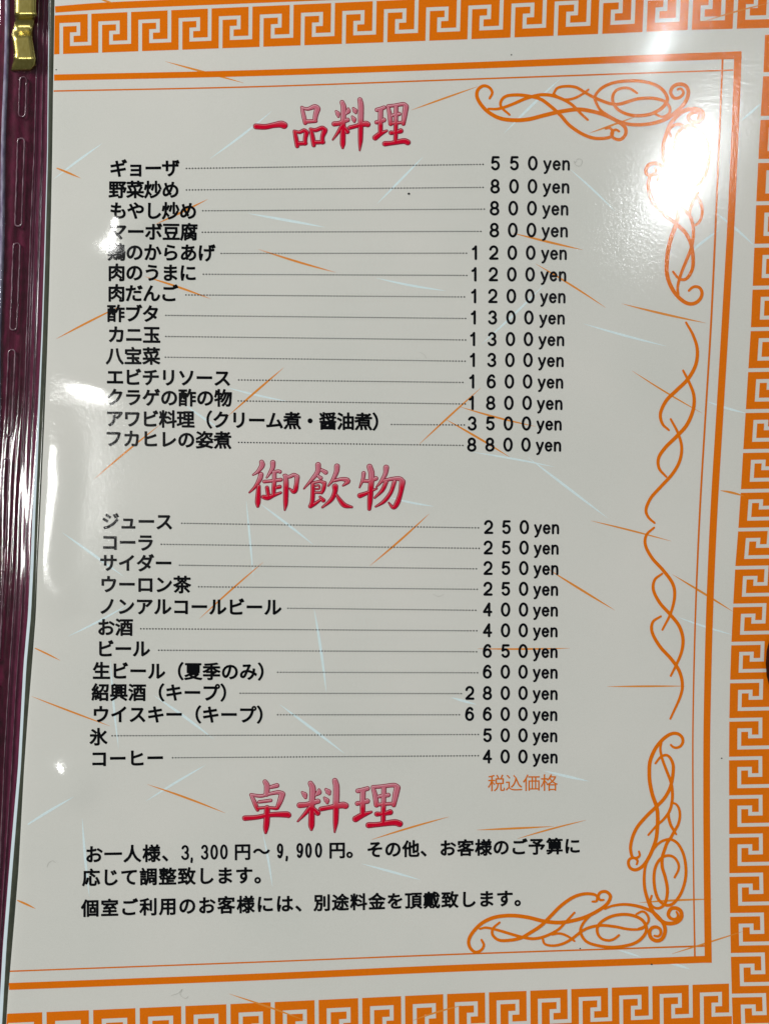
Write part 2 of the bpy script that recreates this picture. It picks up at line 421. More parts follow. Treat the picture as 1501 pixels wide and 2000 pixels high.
stripe('frame_line', [(1410, 115, 4), (1406.5, 200, 4), (1398, 400, 4), (1388, 620, 4), (1376, 820, 3.8), (1365.5, 1000, 3.8), (1357, 1200, 3.4), (1352.3, 1400, 3), (1352, 1550, 3), (1353.5, 1725, 3), (1355.8, 1868, 3.5)], M_THIN, KX+5e-6)
stripe('frame_line', [(20, 1897, 2.8), (500, 1879.2, 2.8), (880, 1864.2, 3), (1240, 1852, 3.2), (1377, 1847.5, 3.5)], M_THIN, KX+2e-6)

# ------------------------------------------------------------------ scroll ornaments
def ornament(curves, name='scroll_ornament', xf=None, wscale=1.0):
    pr = Print()
    for k, (ox, oy, sc, pts, w) in enumerate(curves):
        n = len(pts); Q = []
        for i, (x, y) in enumerate(pts):
            t = i/(n-1); ww = w[0] + (w[1]-w[0])*math.sin(math.pi*t)**0.8
            Q.append((ox+x/sc, oy+y/sc, ww*wscale))
        if xf: Q = [(*xf(a, b), c) for a, b, c in Q]
        ribbon(pr, Q, KX+12e-6+k*3e-6, 0, step=2.2, rise=7e-9)
    return pr.build(name, M_ORANGE, PAGE)
A = (1180, 1400, 6.823)
VARM = [
 (*A, [(880,375),(915,405),(960,412),(1010,390),(1040,335),(1030,275),(985,232),(925,220),(860,238),(780,295),(700,385),(640,490),(600,610),(593,740),(600,870),(635,1040),(690,1200),(705,1330),(700,1480),(685,1620),(650,1730),(600,1850),(540,1950),(480,2010),(410,2040),(345,2020),(315,1960),(325,1905),(370,1880),(420,1895),(438,1930),(425,1965)], (4.4, 7.6)),
 (*A, [(755,345),(740,430),(765,560),(820,710),(880,870),(900,1000),(895,1130),(860,1260),(780,1370),(690,1450),(580,1575)], (4.2, 6)),
 (*A, [(675,620),(740,540),(810,510),(865,540),(905,620),(912,710),(895,850),(860,970),(790,1090),(690,1195),(560,1320),(440,1460),(375,1590),(345,1720),(348,1800),(370,1870),(420,1882),(465,1850),(455,1795)], (4.2, 7)),
 (*A, [(895,1145),(950,1165),(990,1230),(1000,1330),(975,1440),(920,1535),(880,1610),(830,1680),(790,1790),(765,1880),(765,2000),(800,2120),(830,2260),(830,2380),(800,2490),(740,2545),(680,2550),(630,2520),(605,2460),(625,2385)], (4.2, 6.6)),
 (*A, [(885,1180),(848,1300),(870,1420),(910,1500),(950,1565)], (4, 6)),
 (*A, [(585,1880),(660,1750),(740,1670),(830,1635),(900,1640),(980,1700),(1050,1840),(1080,2020),(1070,2180),(1020,2340),(950,2450),(880,2505),(800,2505),(720,2440),(675,2330),(655,2180),(665,2040),(710,1930),(780,1865),(860,1850),(930,1880),(980,1960),(980,2040),(930,2140)], (4.6, 6.2)),
 (*A, [(610,1840),(545,1980),(525,2120),(530,2270),(560,2400),(620,2560),(700,2670),(790,2740),(880,2755),(970,2730),(1020,2670),(1010,2590),(950,2550),(880,2560),(845,2630),(870,2680),(920,2700),(965,2680),(975,2640),(955,2600)], (4.2, 8)),
]
B = (900, 1710, 4.415)
HARM = [
 (*B, [(175,555),(195,600),(170,645),(120,660),(75,620),(65,560),(100,490),(180,410),(290,360),(430,345),(570,360),(720,395),(860,405),(1000,380),(1100,345),(1200,290),(1260,240),(1285,180),(1250,140),(1200,145),(1180,180),(1195,210),(1225,210)], (4.4, 7.6)),
 (*B, [(160,460),(220,450),(330,475),(430,505),(520,530),(620,545),(720,525),(830,470),(900,400),(975,320)], (4.2, 6)),
 (*B, [(330,405),(275,455),(270,510),(320,555),(400,560),(510,540),(600,490),(690,430),(770,350),(860,260),(960,190),(1050,160),(1130,160),(1170,180),(1165,220),(1130,225)], (4.2, 7)),
 (*B, [(700,540),(720,590),(790,605),(870,590),(940,555),(1000,510),(1040,480),(1100,450),(1200,430),(1320,440),(1420,460),(1500,466),(1560,458),(1582,440)], (4.2, 6)),
 (*B, [(780,510),(850,500),(920,525),(975,565)], (4, 5)),
 (*A, [(0,2560),(100,2520),(250,2500),(400,2515),(540,2555),(650,2610),(740,2700),(795,2790),(800,2880),(760,2960),(690,2985),(620,2950),(595,2880),(620,2820),(680,2800),(735,2830),(745,2890),(710,2925),(660,2918)], (4.2, 7.6)),
 (*B, [(1236,265),(1150,315),(1080,375),(1035,440),(1030,500),(1080,570),(1180,605),(1300,618),(1420,605),(1500,580),(1553,542),(1590,490),(1592,440),(1560,385),(1490,348),(1400,335),(1300,350),(1220,390),(1175,440),(1175,500),(1210,545),(1270,560),(1320,545),(1358,515)], (4.6, 6.4)),
 (*A, [(420,2630),(490,2595),(540,2610),(580,2670),(580,2730),(530,2790),(450,2822)], (4, 5)),
]
ornament(VARM+HARM)
T = (900, 140, 4.415); U = (1180, 130, 6.254)
q45 = lambda pts: [((x/6.254+280)*4.415, (y/6.254-10)*4.415) for x, y in pts]
TOPH = [
 (*T, [(245,230),(268,180),(240,135),(190,122),(145,155),(135,210),(165,275),(230,345),(330,400),(450,418),(580,410),(720,375),(850,345),(1000,325),(1120,340),(1240,375),(1350,430),(1410,480),(1415,540),(1370,585),(1310,570),(1295,525),(1330,500),(1360,515)], (4.6, 8)),
 (*T, [(235,320),(320,320),(430,285),(560,230),(680,200),(780,205),(880,240),(960,290),(1030,360),(1090,415)], (4.6, 6.6)),
 (*T, [(415,370),(345,305),(345,250),(390,210),(480,200),(580,210),(680,235),(760,290),(850,370),(930,460),(1030,530),(1130,570),(1220,575),(1290,560),(1305,520),(1280,485),(1245,490)], (4.6, 7)),
 (*T, [(795,190),(830,140),(910,125),(990,135),(1060,175),(1140,220),(1230,258)] + q45([(80,455),(170,460),(280,430),(400,395),(560,385),(680,405),(750,440),(795,510),(780,580),(700,615),(620,580)]), (4.6, 6.6)),
 (*T, [(1095,155),(1050,190),(970,230),(890,240),(830,215),(795,190)], (4.2, 5)),
 (*T, [(1240,375),(1190,320),(1150,230),(1180,170)] + q45([(0,240),(120,195),(280,175),(450,180),(620,225),(720,300),(765,390),(745,450),(680,520),(560,580),(400,600),(270,580),(170,530),(110,460),(95,380),(130,300),(220,262),(310,270),(395,325)]), (4.8, 6.8)),
 (*T, [(1150,230),(1190,320),(1270,380),(1330,415)] + q45([(204,679),(300,705),(450,710),(600,690),(750,640),(850,570),(940,490),(1000,400),(1020,300),(980,230),(900,215),(830,250),(805,320),(850,385),(920,375),(960,320),(930,270),(890,280)]), (4.6, 7.6)),
]
ornament(TOPH)
# the upright arm of the upper corner is the lower one turned over
src = np.array([(1316,1431), (1332,1446), (1223,1688), (1271,1790), (1341,1700), (1331,1797), (1257,1725), (1254,1455+45), (1309,1560+70)], float)
dst = np.array([(1348,597), (1366,575), (1256,327), (1302,232), (1387,300), (1380,212), (1291,300), (1295,520), (1349,380)], float)
def feat(p): x = (p[..., 0]-1280)/100; y = (p[..., 1]-1600)/100; return np.stack([np.ones_like(x), x, y, y*y], -1)
CF, *_ = np.linalg.lstsq(feat(src), dst, rcond=None)
def flip(x, y): r = feat(np.array([x, y], float)) @ CF; return float(r[0]), float(r[1])
ornament(VARM, xf=flip, wscale=1.1)
C2 = (1180, 600, 4.0); C3 = (1180, 1000, 4.0)
ornament([
 (*C2, [(635,120),(690,220),(722,330),(710,450),(650,560),(560,650),(480,730),(435,830),(450,910),(500,960)], (4.4, 7.4)),
 (*C2, [(612,495),(660,590),(695,690),(690,800),(640,920),(560,1010),(470,1100),(420,1180),(425,1260),(480,1325)], (4.4, 7.4)),
 (*C2, [(515,875),(570,980),(600,1090),(585,1200),(530,1300),(440,1400),(360,1490),(322,1580),(340,1640),(388,1685)], (4.4, 6.6)),
], 'twisted_ornament')
ornament([
 (*C3, [(385,122),(325,180),(318,260),(370,360),(460,460),(530,560),(545,660),(515,790),(450,920)], (4.2, 6.8)),
 (*C3, [(448,482),(390,530),(380,610),(430,710),(510,800),(580,890),(610,990),(600,1090),(560,1190),(515,1280)], (4.2, 7)),
 (*C3, [(437,815),(375,860),(370,940),(430,1050),(520,1150),(580,1240),(605,1340),(590,1440),(512,1615)], (4.2, 7)),
], 'twisted_ornament')

# ------------------------------------------------------------------ fine printed slashes
OR = [(323,120,476,162),(803,215,932,169),(103,325,158,348),(304,438,406,389),(505,487,655,532),(283,540,412,584),(110,662,237,597),(446,812,554,718),(185,935,312,830),(390,1208,514,1098),(722,1105,838,1003),(818,868,938,758),(896,794,1045,833),(868,818,995,893),(1000,455,1137,488),(1045,515,1182,601),(1213,593,1378,631),(1233,724,1370,807),(1153,1017,1310,1057),(1405,958,1452,969),(1070,1112,1200,1192),(1312,1122,1431,1195),(1185,1341,1338,1340),(932,1267,1112,1266),(288,1532,440,1588),(62,1360,215,1418),(60,1262,118,1290),(725,1640,877,1595),(930,1621,1080,1614),(1010,1638,1143,1602),(28,1756,70,1775),(447,1941,598,1994),(1247,1763,1391,1756),(1311,1863,1450,1819),(1370,43,1500,6),(1150,260,1240,228),(806,1993,900,1964),(192,-4,222,6)]
BL = [(105,350,200,280),(410,310,531,217),(736,398,826,306),(485,417,635,444),(735,543,870,568),(984,260,1095,152),(1112,330,1200,412),(940,672,1062,556),(1138,632,1300,676),(1380,784,1456,807),(922,883,1082,912),(1030,893,1186,1012),(440,756,562,784),(360,790,432,840),(481,978,495,1128),(508,984,612,1064),(759,971,847,989),(122,1040,242,1126),(133,1243,252,1180),(613,1188,637,1352),(216,1288,232,1462),(300,1358,418,1444),(545,1375,673,1472),(1060,1505,1150,1526),(40,1620,145,1556),(285,1565,402,1494),(161,1598,175,1752),(513,1626,532,1732),(706,1687,822,1719),(1205,1855,1252,1870),(1300,1880,1346,1893),(1322,1205,1430,1240),(1445,237,1486,201),(1340,500,1405,448),(1395,414,1472,480),(880,1362,930,1376)]
for lst, mat, wd, li in ((OR, M_STREAK, 3.8, 1e-6), (BL, M_BLUE, 4.7, 0.4e-6)):
    for k, (a, b, c, d) in enumerate(lst):
        pr = Print(); bow = random.uniform(-2, 2)
        nx, ny = -(d-b), (c-a); m = math.hypot(nx, ny); nx /= m; ny /= m
        w0 = wd*random.uniform(.75, 1.1)
        if a == 1370 or a == 932: w0 *= .8
        pts = [(a+(c-a)*t+nx*bow*math.sin(math.pi*t), b+(d-b)*t+ny*bow*math.sin(math.pi*t), 0.3+w0*math.sin(math.pi*t)**0.9) for t in np.linspace(0, 1, 8)]
        pts = [p for p in pts if p[0] > edge(p[1])+1.5]
        if len(pts) < 3: continue
        ribbon(pr, pts, li*9 + k*0.3e-6, 0, step=10, caps=False, rise=0)
        pr.build('slash_mark' if mat is M_STREAK else 'pale_slash_mark', mat, PAGE)

# ------------------------------------------------------------------ lettering
_cu = bpy.data.curves.new('letters', 'FONT'); _cu.resolution_u = 4; _ob = bpy.data.objects.new('letters', _cu); COL.objects.link(_ob)
_cache = {}
def glyph(ch):
    if ch not in _cache:
        _cu.body = ch
        dg = bpy.context.evaluated_depsgraph_get(); dg.update()
        ev = _ob.evaluated_get(dg); me = ev.to_mesh()
        v = np.array([(p.co.x, p.co.y) for p in me.vertices]); f = [tuple(p.vertices) for p in me.polygons]
        cnt = {}
        for p in f:
            for i in range(len(p)):
                e = tuple(sorted((p[i], p[(i+1) % len(p)]))); cnt[e] = cnt.get(e, 0)+1
        rim = [e for e, c in cnt.items() if c == 1]
        ev.to_mesh_clear(); _cache[ch] = (v, f, rim)
    return _cache[ch]

INK = 30e-6
def put_glyph(pr, ch, cx, cy, em, emh=None, bold=0.55, tilt=0.0, lift=INK):
    """one character centred on its em square; bold adds a rounded rim of that many pixels"""
    if ch in ' 　': return
    v, f, rim = glyph(ch); emh = emh or em
    x = cx + (v[:, 0]-0.5)*em; y = cy - (v[:, 1]-0.375)*emh + (x-cx)*tilt
    P = np.stack([x, y], -1); pr.add(P, f, lift)
    if bold > 0:
        for a, b in rim:
            p, q = P[a], P[b]; t = q-p; m = math.hypot(*t)
            if m < 1e-6: continue
            t = t/m; n = np.array([-t[1], t[0]])*bold; c = t*bold
            pr.add([p+n*.9, p-c*.75+n*.55, p-c*.75-n*.55, p-n*.9, q-n*.9, q+c*.75-n*.55, q+c*.75+n*.55, q+n*.9], [(0, 1, 2, 3, 4, 5, 6, 7)], lift)

def arc(cx, cy, rx, ry, a0, a1, n=12):
    return [(cx+rx*math.cos(R(a)), cy+ry*math.sin(R(a))) for a in np.linspace(a0, a1, n)]
DIG = {  # centre-line strokes in a box 0..1 wide, 0..1 high (y down)
 '0': [arc(.5, .5, .5, .5, -90, 270, 24)],
 '1': [[(.26, .22), (.5, .14), (.64, 0)], [(.64, 0), (.64, 1)]],
 '2': [arc(.5, .29, .46, .29, 190, 370, 12) + [(.85, .52), (.35, .78), (.04, .97)], [(.04, .98), (1, .98)]],
 '3': [arc(.5, .255, .42, .255, 200, 440, 12), arc(.5, .74, .48, .26, -80, 160, 12)],
 '4': [[(.72, 1), (.72, 0)], [(.72, 0), (.0, .7)], [(.0, .7), (1.0, .7)]],
 '5': [[(.93, .02), (.2, .02)], [(.2, .02), (.1, .46)], [(.1, .46)] + arc(.5, .68, .46, .31, 220, 510, 14)[1:]],
 '6': [arc(.5, .68, .47, .31, 0, 360, 20), [(.86, .13), (.7, .01), (.45, .01), (.16, .2), (.03, .5), (.03, .68)]],
 '8': [arc(.5, .255, .41, .25, 90, 450, 18), arc(.5, .745, .49, .255, -90, 270, 20)],
 '9': [arc(.5, .31, .47, .31, 0, 360, 20), [(.97, .32), (.97, .5), (.84, .8), (.55, .99), (.3, .99), (.14, .87)]],
 ',': [[(.5, .97), (.55, 1.02), (.35, 1.25)]],
 'y': [[(.02, .33), (.5, .98)], [(.98, .33), (.5, 1.02), (.28, 1.24), (.08, 1.28)]],
 'e': [[(.05, .64), (.95, .64)] + arc(.5, .66, .46, .33, -8, -322, 18)],
 'n': [[(.1, .33), (.1, 1)], [(.1, .6), (.25, .4), (.5, .33), (.8, .36), (.93, .55), (.93, 1)]],
}
def put_mono(pr, ch, x, y, w, h, th, lift=INK):
    for st in DIG[ch]:
        ribbon(pr, [(x+a*w, y+b*h, th) for a, b in st], lift, 0, step=1.6, rise=1e-7, smooth=len(st) > 4 and ch not in '4')

def line_text(name, text, x0, adv, y0, y1, em, bold=0.55, mat=None, parent=None):
    """text in equal cells starting at pixel x0; its centre line runs from y0 to y1"""
    pr = Print(); n = len(text); tilt = (y1-y0)/(adv*n)
    for i, ch in enumerate(text):
        cx = x0+(i+.5)*adv; put_glyph(pr, ch, cx, y0+(cx-x0)*tilt, em, bold=bold, tilt=tilt)
    return pr.build(name, mat or M_BLACK, parent or PAGE)

ROWS = [
 ('ギョーザ',216,349,329,328, 363,329,946,321, '550',(966.5,1003.4,1039.6),318.7,1060,1112),
 ('野菜炒め',214,349,370,370.5, 363,371,945,366, '800',(966,1003,1039),363.7,1059,1111),
 ('もやし炒め',216,383,411,412, 395,411.6,945,408.5, '800',(965,1001.5,1038),406.5,1058,1109),
 ('マーボ豆腐',215,385,452,453, 394,453.6,943,452, '800',(964.6,1000.6,1037),449.3,1056.7,1108),
 ('鶏のからあげ',212,419,492,494, 431,495,912,494.5, '1200',(926.5,963.4,999.6,1035.6),493.5,1055.8,1106),
 ('肉のうまに',212,383,532,533, 396,535.6,911,538, '1200',(925.6,962.5,998.7,1034.4),535.7,1054.5,1105),
 ('肉だんご',212,346,572,573, 362,576,911,580, '1200',(925,961.5,997.8,1033.8),578.2,1053.6,1103.5),
 ('酢ブタ',211,310,612,613, 323,616,910,622, '1300',(924.3,961,997,1032),620,1052,1102),
 ('カニ玉',212,312,653,654, 323,657,909,664, '1300',(923,960,996,1031),662.2,1050.5,1101),
 ('八宝菜',208,312,695,695.5, 322,697.6,909,705.5, '1300',(922.5,959.4,995,1030.3),703,1049.6,1100),
 ('エビチリソース',209,450,736,738.5, 465,742,908,747, '1600',(921.2,958.7,994,1029.4),745,1049,1099),
 ('クラゲの酢の物',209,452,775.5,777.5, 464,783,908,789, '1800',(920.3,957.5,993,1028.5),786.8,1047.5,1097.6),
 ('アワビ料理（クリーム煮・醤油煮）',208,760,817,824, 763,829,907,830, '3500',(921.2,956.6,992,1027.2),827,1046.8,1096),
 ('フカヒレの姿煮',206,451,856,860, 465,864,906,870, '8800',(920.6,956,991.3,1026.3),868.3,1045.5,1095),
 ('ジュース',200,337,1018,1019, 354,1022,935,1031, '250',(953.3,988,1023),1029.5,1042,1091),
 ('コーラ',199,300,1059,1060, 314,1063,935,1071, '250',(952.5,987.6,1022.5),1069.5,1041.5,1090),
 ('サイダー',196,336,1099,1100, 350,1104,934,1111, '250',(952.2,987,1022),1109.5,1041,1089.6),
 ('ウーロン茶',196,372,1141,1142, 387,1146,934,1151, '250',(952,986.7,1021.7),1150,1040.5,1089),
 ('ノンアルコールビール',194,549,1184,1186, 561,1188,933,1192, '400',(951.5,986.5,1021.5),1190.5,1040,1088.6),
 ('お酒',191,259,1225,1225, 274,1228,933,1232, '400',(951.3,986.4,1021),1231,1040,1088),
 ('ビール',190,292,1267,1267, 309,1270,933,1273, '650',(951,986.2,1020.7),1271.5,1039.7,1088),
 ('生ビール（夏季のみ）',182,537,1310,1312, 541,1313,933,1314, '600',(951,986,1020.6),1312,1039.5,1088),
 ('紹興酒（キープ）',180,464,1352,1353, 468,1354,901,1354.7, '2800',(916.6,951,986,1020.6),1353.5,1039.4,1088),
 ('ウイスキー（キープ）',181,535,1395,1396, 541,1396,901,1396, '6600',(916.4,951,985.8,1020.5),1394.5,1039.4,1087.5),
 ('氷',175,210,1439,1439, 218,1437,933,1434.5, '500',(951,985.8,1020.5),1436,1039.4,1087.5),
 ('コーヒー',177,320,1482,1480, 336,1480,933,1476, '400',(951,985.7,1020.4),1477.5,1039.4,1088),
]
for (txt, xl, xr, yl, yr, dx0, dy0, dx1, dy1, price, cxs, py, yx0, yx1) in ROWS:
    n = len(txt); adv = (xr-xl+3.0)/n
    line_text('dish_name', txt, xl-1.5, adv, yl, yr, 35.5, 1.28)
    pr = Print(); x = dx0; pitch = 5.9; L = dx1-dx0
    while x < dx1-1:
        y = dy0+(dy1-dy0)*(x-dx0)/L; y2 = dy0+(dy1-dy0)*(x+3.1-dx0)/L
        pr.add([(x, y-1.25), (x+2.7, y2-1.25), (x+2.7, y2+1.25), (x, y+1.25)], [(0, 1, 2, 3)], INK); x += pitch
    pr.build('dotted_leader', M_DOTS, PAGE)
    pr = Print(); sc = (cxs[-1]-cxs[-2])/36.0
    h = 24.0*sc; w = 14.2*sc
    for ch, cx in zip(price, cxs): put_mono(pr, ch, cx-w/2, py-h/2, w, h, 4.8)
    WW = yx1-yx0; cw = 0.24*WW
    for i, ch in enumerate('yen'): put_mono(pr, ch, yx0+2+i*(WW-3.5-cw)/2, py-h/2+.3, cw, h, 4.5)
    pr.build('price', M_BLACK, PAGE)

line_text('tax_note', '税込価格', 951.5, 34.3, 1529.5, 1528.5, 35, 0.12, M_THIN)
# three lines of small print at the foot
def run(pr, text, x0, adv, y0, slope, em=34.5, bold=1.25):
    for i, ch in enumerate(text):
        cx = x0+(i+.5)*adv; put_glyph(pr, ch, cx, y0+(cx-166)*slope, em, bold=bold, tilt=slope)
pr = Print(); sl = -17/960
Y = lambda x: 1669+(x-166)*sl
run(pr, 'お一人様、', 165, 37.4, 1669, sl, 35.5)
for ch, a, b in (('3',353.5,369.5),(',',371,378),('3',392,407),('0',411,425.5),('0',430,444.5),('9',540.5,553),(',',556,564),('9',578.5,592),('0',596,608.5),('0',615,628.5)):
    put_mono(pr, ch, a+2, Y(a)-13, b-a-4, 25, 4.5)
for ch, cx in (('円',473.5),('～',510.5),('円',658)): put_glyph(pr, ch, cx, Y(cx), 34, bold=1.15, tilt=sl)
put_glyph(pr, '。', 693, Y(690), 35, bold=1.25)
run(pr, 'その他、', 714.5, 35, 1669, sl, 34)
run(pr, 'お客様のご予算に', 856.5, 34.7, 1669, sl, 33.5)
pr.build('fine_print', M_BLACK, PAGE)
pr = Print(); run(pr, '応じて調整致します。', 159.5, 37.3, 1714, -5/350, 35.5); pr.build('fine_print', M_BLACK, PAGE)
pr = Print(); sl = -20/850
run(pr, '個室ご利用のお客様には、', 157.5, 37.9, 1774, sl, 35.5)
run(pr, '別途料金を頂戴致します。', 611, 35.6, 1774, sl, 34); pr.build('fine_print', M_BLACK, PAGE)
bpy.data.objects.remove(_ob)

# ------------------------------------------------------------------ brush-written headings
PINK = (0.60, 0.165, 0.225); RED = (0.62, 0.0, 0.026)
C1 = (480, 180, 8.83); C1b = (640, 180, 8.83)
ICHI = [[(175,590,88),(330,598,82),(480,570,84),(600,553,108),(660,572,112)]]
HIN = [[(965,262,40),(990,380,60),(1025,530,62)],[(960,262,30),(1060,290,45),(1180,252,72),(1230,275,85)],[(1235,290,90),(1205,390,76),(1190,490,62)],[(1035,508,60),(1205,498,50)],
 [(835,672,40),(920,692,50),(1000,662,62),(1045,695,78)],[(840,685,50),(865,800,68),(885,930,62)],[(1045,700,80),(1025,790,62),(1020,885,62)],[(890,885,66),(1030,882,58)],
 [(1112,635,40),(1200,655,60),(1310,618,66),(1360,655,86)],[(1122,645,50),(1150,780,68),(1170,915,60)],[(1355,670,88),(1320,770,64),(1320,862,68)],[(1180,865,62),(1335,862,55)]]
RYO = [[(142,330,28),(172,370,70),(183,418,36)],[(245,175,66),(272,270,84),(264,500,76),(258,800,84),(256,900,78),(256,960,34)],[(352,285,30),(350,325,76),(308,380,22)],[(108,548,76),(200,535,68),(320,485,66),(340,480,66)],
 [(240,590,66),(170,700,46),(85,820,18)],[(285,610,54),(335,680,74)],[(440,280,34),(470,322,74),(482,355,36)],[(420,422,28),(450,470,72),(456,505,36)],[(375,612,60),(500,580,62),(640,545,88),(685,555,88)],
 [(552,130,70),(570,250,84),(566,550,80),(562,800,72),(556,900,52),(548,1005,14)]]
RI = [[(845,305,60),(900,290,58),(970,265,58)],[(910,300,74),(906,500,72),(906,690,68)],[(838,520,60),(900,505,50),(965,480,70)],[(815,785,86),(900,720,74),(1015,665,30)],
 [(1035,245,46),(1062,370,64),(1082,545,68)],[(1035,240,46),(1150,228,48),(1300,208,58),(1345,245,80)],[(1345,250,84),(1325,370,80),(1300,545,58)],[(1110,400,44),(1230,375,56)],
 [(1175,240,62),(1170,550,62),(1165,850,62)],[(1095,540,44),(1295,520,42)],[(1085,700,66),(1170,695,50),(1255,668,78)],[(980,890,78),(1100,878,66),(1300,843,84),(1375,865,88)]]
C2h = (480, 890, 9.38)
GYO = [[(290,118,74),(298,180,84),(220,290,52),(132,352,20)],[(278,345,80),(255,430,76),(170,570,46),(65,675,18)],[(235,560,60),(228,700,78),(220,850,88),(218,925,46)],[(495,128,84),(490,220,70),(430,330,44),(382,402,18)],
 [(505,300,46),(590,285,52),(625,295,54)],[(520,300,68),(522,450,66),(512,600,66),(510,710,56)],[(335,475,50),(450,465,46),(640,440,56)],[(560,585,50),(622,568,58)],[(388,585,60),(410,720,62)],[(320,755,66),(400,768,84),(510,725,58),(640,678,34)],
 [(702,360,38),(790,385,52),(880,352,56),(945,385,66)],[(940,390,76),(926,520,70),(908,620,78),(870,660,64),(800,600,18)],[(725,370,66),(735,500,84),(730,800,78),(726,900,64),(712,995,20)]]
C3h = (585, 890, 6.98)
IN = [[(252,125,66),(245,220,58),(170,320,40),(58,450,12)],[(300,195,36),(355,228,52)],[(250,275,30),(290,305,42)],[(180,370,28),(280,352,34),(335,375,48)],[(178,385,44),(180,500,50),(172,620,52),(155,680,52)],[(340,372,46),(325,450,46),(300,505,34)],
 [(210,412,16),(262,405,18),(266,450,16),(212,455,16)],[(205,503,22),(300,503,28)],[(278,562,26),(322,608,52)],[(145,690,48),(205,655,42),(285,600,26)],
 [(508,145,66),(500,220,56),(450,330,38),(388,412,12)],[(465,342,32),(560,320,38),(640,330,58),(655,355,52),(590,408,16)],[(482,420,72),(480,490,56),(430,600,48),(308,705,18)],[(500,530,24),(550,610,50),(610,675,60),(710,700,24)]]
MONO = [[(872,240,48),(860,320,38),(816,434,12)],[(868,342,42),(950,345,38),(1040,310,50)],[(952,150,68),(978,250,72),(968,450,66),(958,600,64),(948,725,44)],[(820,545,62),(900,515,46),(1050,448,16)],[(1178,162,68),(1165,250,50),(1110,350,38),(1045,425,10)],
 [(1130,345,34),(1250,318,42),(1360,315,54),(1400,355,70)],[(1398,360,74),(1375,500,56),(1330,640,62),(1275,705,46),(1212,640,12)],[(1175,362,50),(1125,470,44),(1020,575,18)],[(1290,355,48),(1240,500,44),(1150,620,42),(1035,695,16)]]
C4h = (465, 1515, 8.577)
TAKU = [[(450,102,66),(482,170,84),(476,310,76)],[(550,190,52),(650,165,66)],[(215,320,38),(262,420,60),(300,510,64),(325,575,44)],[(215,320,42),(380,340,46),(500,310,44),(660,280,56),(730,300,80)],[(738,312,92),(705,420,80),(655,540,56)],
 [(350,440,42),(545,415,46)],[(330,545,42),(480,535,38),(640,548,48)],[(485,540,84),(478,750,92),(465,880,80),(460,955,36)],[(112,712,78),(300,698,66),(550,655,72),(800,650,92),(840,660,88)]]
def unpack(C, strokes): return [[(C[0]+x/C[2], C[1]+y/C[2], w/C[2]) for x, y, w in s] for s in strokes]
def refit(strokes, a, b):
    sx = (b[1]-b[0])/(a[1]-a[0]); sy = (b[3]-b[2])/(a[3]-a[2])
    return [[(b[0]+(x-a[0])*sx, b[2]+(y-a[2])*sy, w*(sx+sy)/2*.96) for x, y, w in s] for s in strokes]
def heading(chars, y0, y1, matname):
    fm = fade_mat(matname, y0, y1, PINK, RED); hm = fade_mat(matname+'_sheen', y0, y1, (0.80, 0.46, 0.50), (0.74, 0.17, 0.19))
    for nm, strokes in chars:
        for part, mat, grow, base in (('letter_outline', M_OUT, 1.0, 22e-6), ('letter_sheen', hm, -0.7, 46e-6), ('letter_fill', fm, -1.45, 70e-6)):
            pr = Print()
            for k, s in enumerate(strokes):
                sh = [(x+.35, y+.45, w) for x, y, w in s] if part == 'letter_fill' else s
                ribbon(pr, sh, base+k*1.7e-6, grow, step=1.2, rise=2e-8)
            o = pr.build('heading_'+part.replace('letter_', ''), mat, PAGE)
            if part != 'letter_outline':
                at = o.data.attributes.new('row', 'FLOAT', 'POINT'); at.data.foreach_set('value', [p[1] for p in pr.p])
ryo1 = unpack(C1b, RYO); ri1 = unpack(C1b, RI)
heading([('ichi', unpack(C1, ICHI)), ('hin', unpack(C1, HIN)), ('ryo', ryo1), ('ri', ri1)], 231, 245, 'heading_red')
heading([('gyo', unpack(C2h, GYO)), ('in', unpack(C3h, IN)), ('mono', unpack(C3h, MONO))], 932, 952, 'heading_red_lower')
heading([('taku', unpack(C4h, TAKU)),
         ('ryo', refit(ryo1, (648.5,722,191.5,294), (579.8,680.5,1521.5,1625.5))),
         ('ri', refit(ri1, (728,800.5,199,286), (688,786.5,1529,1617)))], 1562, 1579, 'heading_red_foot')

# specks and a few stray hairs caught under the film
for (x, y, r) in ((798, 378.5, 2.1), (998, 107, 1.2), (1271.5, 1883.5, 1.5), (1132, 1852.5, 1.2), (1408, 1481, 1.2), (110, 136, 1.1)):
    pr = Print(); pr.add([(x+r*1.3*math.cos(a), y+r*math.sin(a)) for a in np.linspace(0, 2*math.pi, 9)[:-1]], [tuple(range(8))], 40e-6); pr.build('ink_speck', M_DOTS, PAGE)
for pts in ([(335,1944),(348,1940),(356,1932),(352,1943),(362,1950),(368,1946)], [(92,1694),(95,1686),(103,1681),(109,1685)], [(1122,318),(1128,310),(1136,314),(1132,324),(1123,322),(1120,314)], [(845,1160),(856,1165),(866,1161)], [(820,688),(828,693),(832,700)]):
    pr = Print(); ribbon(pr, [(x, y, .5) for x, y in pts], 45e-6, 0, step=1.5); pr.build('stray_hair', M_HAIR, PAGE)

